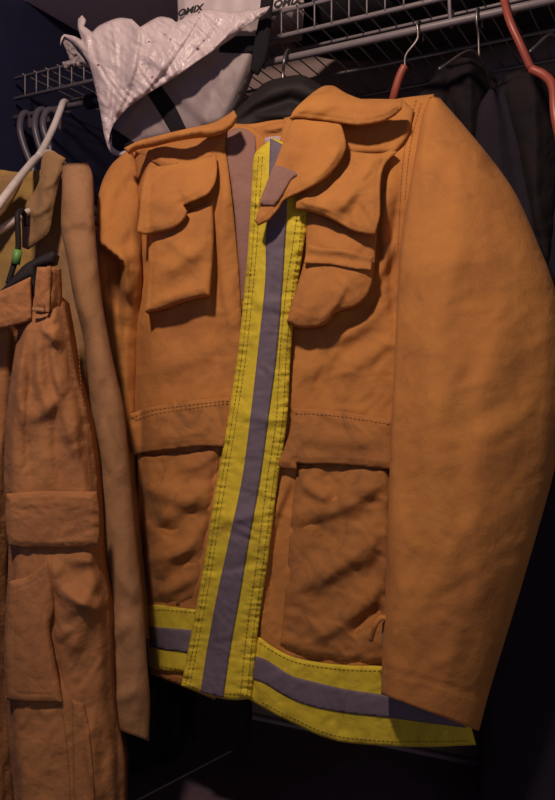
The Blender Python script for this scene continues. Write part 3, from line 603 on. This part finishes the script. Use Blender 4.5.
# sleeves
SF = [(520, 300, 470, 345, 5, .003), (470, 345, 440, 420, 5, .003), (548, 300, 500, 330, 4, .003), (455, 230, 435, 330, 5, -.003), (500, 430, 540, 400, 5, .004), (395, 520, 430, 560, 5, .003), (440, 600, 480, 560, 5, -.003), (405, 130, 440, 150, 4, .002), (402, 280, 470, 250, 12, .005), (415, 420, 540, 330, 16, .006), (400, 470, 520, 440, 14, .005), (420, 560, 520, 500, 14, .005), (400, 600, 470, 570, 10, .004), (500, 200, 550, 300, 10, .004), (450, 150, 440, 260, 10, -.004), (430, 330, 530, 380, 12, -.005), (400, 680, 470, 640, 9, .004), (478, 440, 520, 420, 8, .006), (432, 110, 424, 200, 5, .006), (440, 120, 470, 200, 7, .004)]
tube2('sleeve', [(430, 97), (423, 114), (416, 150), (409, 190), (401, 240), (397, 300), (395, 350), (391, 430), (388, 520), (385, 600), (382, 660), (381, 694)],
      [(438, 96), (467, 129), (497, 166), (517, 196), (535, 236), (555, 288), (565, 340), (567, 400), (556, 464), (524, 578), (491, 686), (479, 731)],
      [.985, .965, .95, .945, .94, .935, .935, .94], [.012, .040, .055, .062, .062, .058, .052, .045], M_OR, jk, 190, 120, lambda x, y: folds(x, y, SF)*.4+folds(x, y, [(470, 140, 455, 640, 16, .006), (432, 150, 428, 640, 14, -.005), (505, 300, 485, 640, 12, .005)])+crumple(x, y, 85, .006, 2.2, .25, 63, 2)+crumple(x, y, 26, .0022, 1.6, 1.0, 64, 3)+.0018*np.exp(-((y-(668+(x-382)*.28))/2.2)**2)*-1, p=.95)
LSF = [(98, 240, 122, 258, 5, .010), (122, 252, 128, 300, 4, .010), (104, 262, 120, 310, 7, -.016), (108, 190, 104, 250, 7, .006), (124, 320, 128, 400, 5, .006)]
tube2('sleeve', [(128, 150), (112, 164), (102, 182), (97, 205), (97, 235), (99, 262), (101, 300), (106, 360), (110, 420), (114, 520), (116, 620)],
      [(132, 150), (138, 170), (140, 200), (141, 240), (142, 300), (140, 360), (137, 420), (137, 470), (142, 540), (148, 600), (150, 640)],
      [1.14, 1.105, 1.095, 1.15, 1.165, 1.15, 1.14, 1.14, 1.14], [.01, .03, .036, .034, .032, .03], M_OR, jk, 150, 80, lambda x, y: folds(x, y, LSF)+crumple(x, y, 30, .008, 1.6, .2, 65)-.045*np.clip((y-240-(x-97)*.8)/5, 0, 1)*np.clip((126-x)/7, 0, 1)*np.exp(-np.clip(y-265, 0, 999)/60.))
cf = patch('cuff_tab', [(383, 621), (389, 622), (392, 632), (391, 645), (388, 654), (384, 652), (382, 640)], lambda x, y: .930+.0*x+.002*np.abs(x-384)*0, M_VEL, jk, res=1.2, thick=.003)
tube3('tab_loop', [P(388, 619, .925), P(381, 618, .925), P(375, 626, .928), P(371, 640, .940)], .003, M_OR, cf)

# ------------------------------------------------------------------ the tan jacket at left
tj = thing('firefighter_jacket', P(60, 740, 1.08), 'faded tan jacket at left on the white hanger, hanging side-on behind the trousers', 'jacket')
patch('lining', [(-60, 190), (-10, 170), (20, 172), (48, 168), (56, 200), (52, 260), (60, 330), (84, 420), (96, 520), (60, 520), (-60, 520)], lambda x, y: 1.17-.0004*x-crumple(x, y, 30, .006, 1.4, .6, 71), M_INY, tj, res=3)
patch('front_panel', [(58, 158), (70, 170), (72, 230), (82, 320), (92, 420), (104, 520), (112, 640), (100, 700), (70, 640), (60, 500), (46, 330), (34, 270), (44, 220)], lambda x, y: 1.10-crumple(x, y, 24, .006, 2.4, -.2, 72), M_TANO, tj, res=2.5, thick=.004)
def D_tc(x, y): return 1.062+.0009*(60-x)*0-.0003*(x-40)-folds(x, y, [(52, 160, 40, 235, 7, .006), (30, 215, 50, 205, 5, .006), (44, 190, 60, 170, 4, .004)])-crumple(x, y, 22, .003, 1.6, .3, 73)
patch('collar', [(43, 155), (46, 151), (52, 151), (60, 155), (65, 158), (61, 172), (58, 186), (54, 204), (51, 222), (49, 232), (44, 237), (36, 243), (27, 249), (22, 247), (22, 232), (22, 214), (28, 199), (35, 190), (40, 177), (41, 164)], D_tc, M_TANO, tj, res=1.6, thick=.005, curl=.003)
patch('collar', [(-40, 190), (-10, 178), (14, 175), (22, 180), (14, 196), (4, 212), (-10, 226), (-40, 240)], lambda x, y: 1.12-crumple(x, y, 20, .005, 1, .5, 74), M_TANO, tj, res=2, thick=.005)
TS = [(70, 250, 92, 330, 6, .004), (95, 420, 120, 480, 7, .004), (112, 560, 140, 600, 8, .005), (108, 640, 130, 620, 6, .004), (112, 700, 140, 690, 5, .004)]
tube2('sleeve', [(62, 163), (62, 190), (61, 228), (66, 254), (74, 300), (84, 340), (90, 400), (96, 460), (102, 530), (108, 600), (107, 650), (106, 700), (111, 727)],
      [(88, 163), (93, 176), (95, 225), (98, 260), (103, 305), (113, 360), (124, 410), (131, 480), (137, 545), (143, 600), (147, 660), (150, 700), (149, 741)],
      [1.06, 1.05, 1.04, 1.04, 1.035, 1.03, 1.03], [.02, .030, .032, .030, .030, .030, .026], M_TAN, tj, 150, 72, lambda x, y: folds(x, y, TS)+crumple(x, y, 36, .004, 2, .2, 75)+.0045*np.clip((228+1.5*np.sin((x-60)/4.)-y)/1.5, 0, 1))
# ------------------------------------------------------------------ the trousers at left front
tr = thing('firefighter_trousers', P(60, 860, .95), 'orange-tan firefighter trousers at lower left with cargo pocket and knee band', 'trousers')
TF = [(50, 312, 36, 400, 5, .006), (54, 312, 62, 400, 4, .006), (46, 330, 58, 322, 4, -.006), (24, 335, 14, 480, 6, .006), (66, 380, 60, 490, 6, -.005), (52, 600, 64, 690, 4, -.006), (64, 590, 100, 610, 6, .007), (58, 640, 90, 600, 6, .006), (42, 320, 62, 345, 6, .006), (38, 330, 50, 420, 5, .005), (20, 350, 30, 440, 6, .006), (28, 420, 60, 400, 8, .005), (60, 370, 80, 460, 7, .006), (50, 560, 75, 610, 7, .007), (60, 620, 100, 575, 8, .008), (95, 600, 72, 660, 8, .006), (70, 560, 95, 560, 6, .005), (44, 330, 30, 480, 4, -.004), (82, 420, 90, 480, 4, -.005), (90, 720, 100, 800, 5, .006)]
def D_tr(x, y): return .975-.030*np.sqrt(np.clip(1-((x-54)/62.)**2, 0, 1))-folds(x, y, TF)*1.25-crumple(x, y, 44, .006, 2.2, .15, 81, 2)-crumple(x, y, 18, .003, 1.8, .3, 86, 3)-0+interp(y, [(270, .02), (330, 0)])
patch('left_leg', [(-40, 300), (-6, 290), (20, 300), (16, 380), (8, 480), (4, 560), (6, 700), (10, 800), (14, 850), (-40, 850)], lambda x, y: .985-crumple(x, y, 26, .007, 3, 0, 83), M_TRO, tr, res=3, thick=.05, curl=.02, cw=7)
bpy.data.objects['left_leg'].name = 'leg'
patch('leg', [(22, 285), (40, 280), (62, 300), (68, 334), (74, 372), (84, 410), (92, 450), (96, 494), (99, 548), (104, 580), (108, 600), (110, 640), (112, 700), (118, 735), (123, 762), (123, 800), (122, 855), (14, 855), (14, 800), (8, 740), (4, 680), (5, 620), (8, 570), (8, 520), (4, 480), (6, 420), (12, 370), (18, 330)], D_tr, M_TRO, tr, res=2.3, thick=.035, curl=.018, cw=6)
def D_wb(x, y): return .942+.0*x-crumple(x, y, 16, .003, 1, .2, 84)+.02*np.exp(-((x-62)/8.)**2)
patch('waistband', [(-30, 300), (0, 291), (30, 277), (31, 318), (26, 322), (10, 326), (-30, 336)], D_wb, M_TRO, tr, res=1.8, thick=.006, curl=.003, groove=[4])
patch('waistband', [(37, 267), (46, 267), (59, 268), (60, 290), (60, 306), (48, 310), (34, 308), (35, 285)], D_wb, M_TRO, tr, res=1.6, thick=.010, curl=.003, groove=[3])
patch('belt_loop', [(47, 266), (51, 266), (50, 290), (49, 312), (45, 312), (46, 290)], lambda x, y: D_wb(x, y)-.006, M_TRO, tr, res=1.2, thick=.003, curl=.001)
patch('loop_tack', [(32, 307), (44, 308), (44, 312), (32, 311)], lambda x, y: .934+.0*x, M_TAN, tr, res=1.2, thick=.003, curl=.001)
kb = patch('knee_band', [(6, 494), (30, 492), (60, 491), (96, 492), (99, 510), (99, 530), (98, 545), (85, 547), (55, 548), (25, 548), (8, 545), (5, 520)], lambda x, y: D_tr(x, y)*.35+.65*(.975-.030*np.sqrt(np.clip(1-((x-54)/62.)**2, 0, 1)))-.011-crumple(x, y, 30, .003, .6, .1, 85), M_TRO, tr, res=1.8, thick=.008, curl=.004, groove=[3.5])
cp = patch('cargo_pocket', [(9, 582), (28, 576), (47, 560), (50, 580), (53, 608), (49, 630), (54, 660), (60, 692), (62, 703), (42, 703), (22, 702), (7, 700), (5, 650), (7, 615)], lambda x, y: D_tr(x, y)*.4+.6*(.975-.030*np.sqrt(np.clip(1-((x-54)/62.)**2, 0, 1)))-.010, M_TRO, tr, res=1.8, thick=.012, curl=.004, groove=[4.5, 8])
patch('side_stripe', [(72, 700), (84, 704), (90, 740), (94, 790), (95, 850), (76, 850), (74, 800)], lambda x, y: D_tr(x, y)-.006, M_TRO, tr, res=2, thick=.004, groove=[4])
stitches([[(60, 700), (66, 740), (70, 800), (70, 845)], [(78, 340), (82, 400), (90, 480)], [(9, 705), (40, 707), (62, 706)], [(8, 499), (50, 496), (94, 497)], [(8, 541), (50, 543), (94, 541)]], lambda x, y: D_tr(x, y)-.0012, M_THO, tr, 2.4, 1.8, .6)
# its clip hanger
hb = thing('clip_hanger', P(20, 300, .97), 'black clip hanger with a small green label, holding the trousers by the waist', 'hanger')
patch('clip_bar', [(-30, 304), (-2, 292), (10, 280), (24, 265), (36, 258), (52, 251), (56, 254), (54, 263), (42, 266), (36, 268), (34, 296), (32, 300), (31, 278), (20, 284), (0, 294), (-30, 314)], lambda x, y: .955+.0*x, M_BKP, hb, res=2, thick=.016, curl=.003)
tube3('hook', [P(27, 226, .99), P(25, 216, .985), P(21, 211, .975), P(17.5, 216, .96), P(18, 232, .96), P(18, 250, .962), P(13, 268, .962), P(8, 284, .962)], .0034, M_BKP, hb)
tube3('size_tag', [P(18, 250, .960), P(15.5, 264, .960)], .0052, M_GRN, hb)
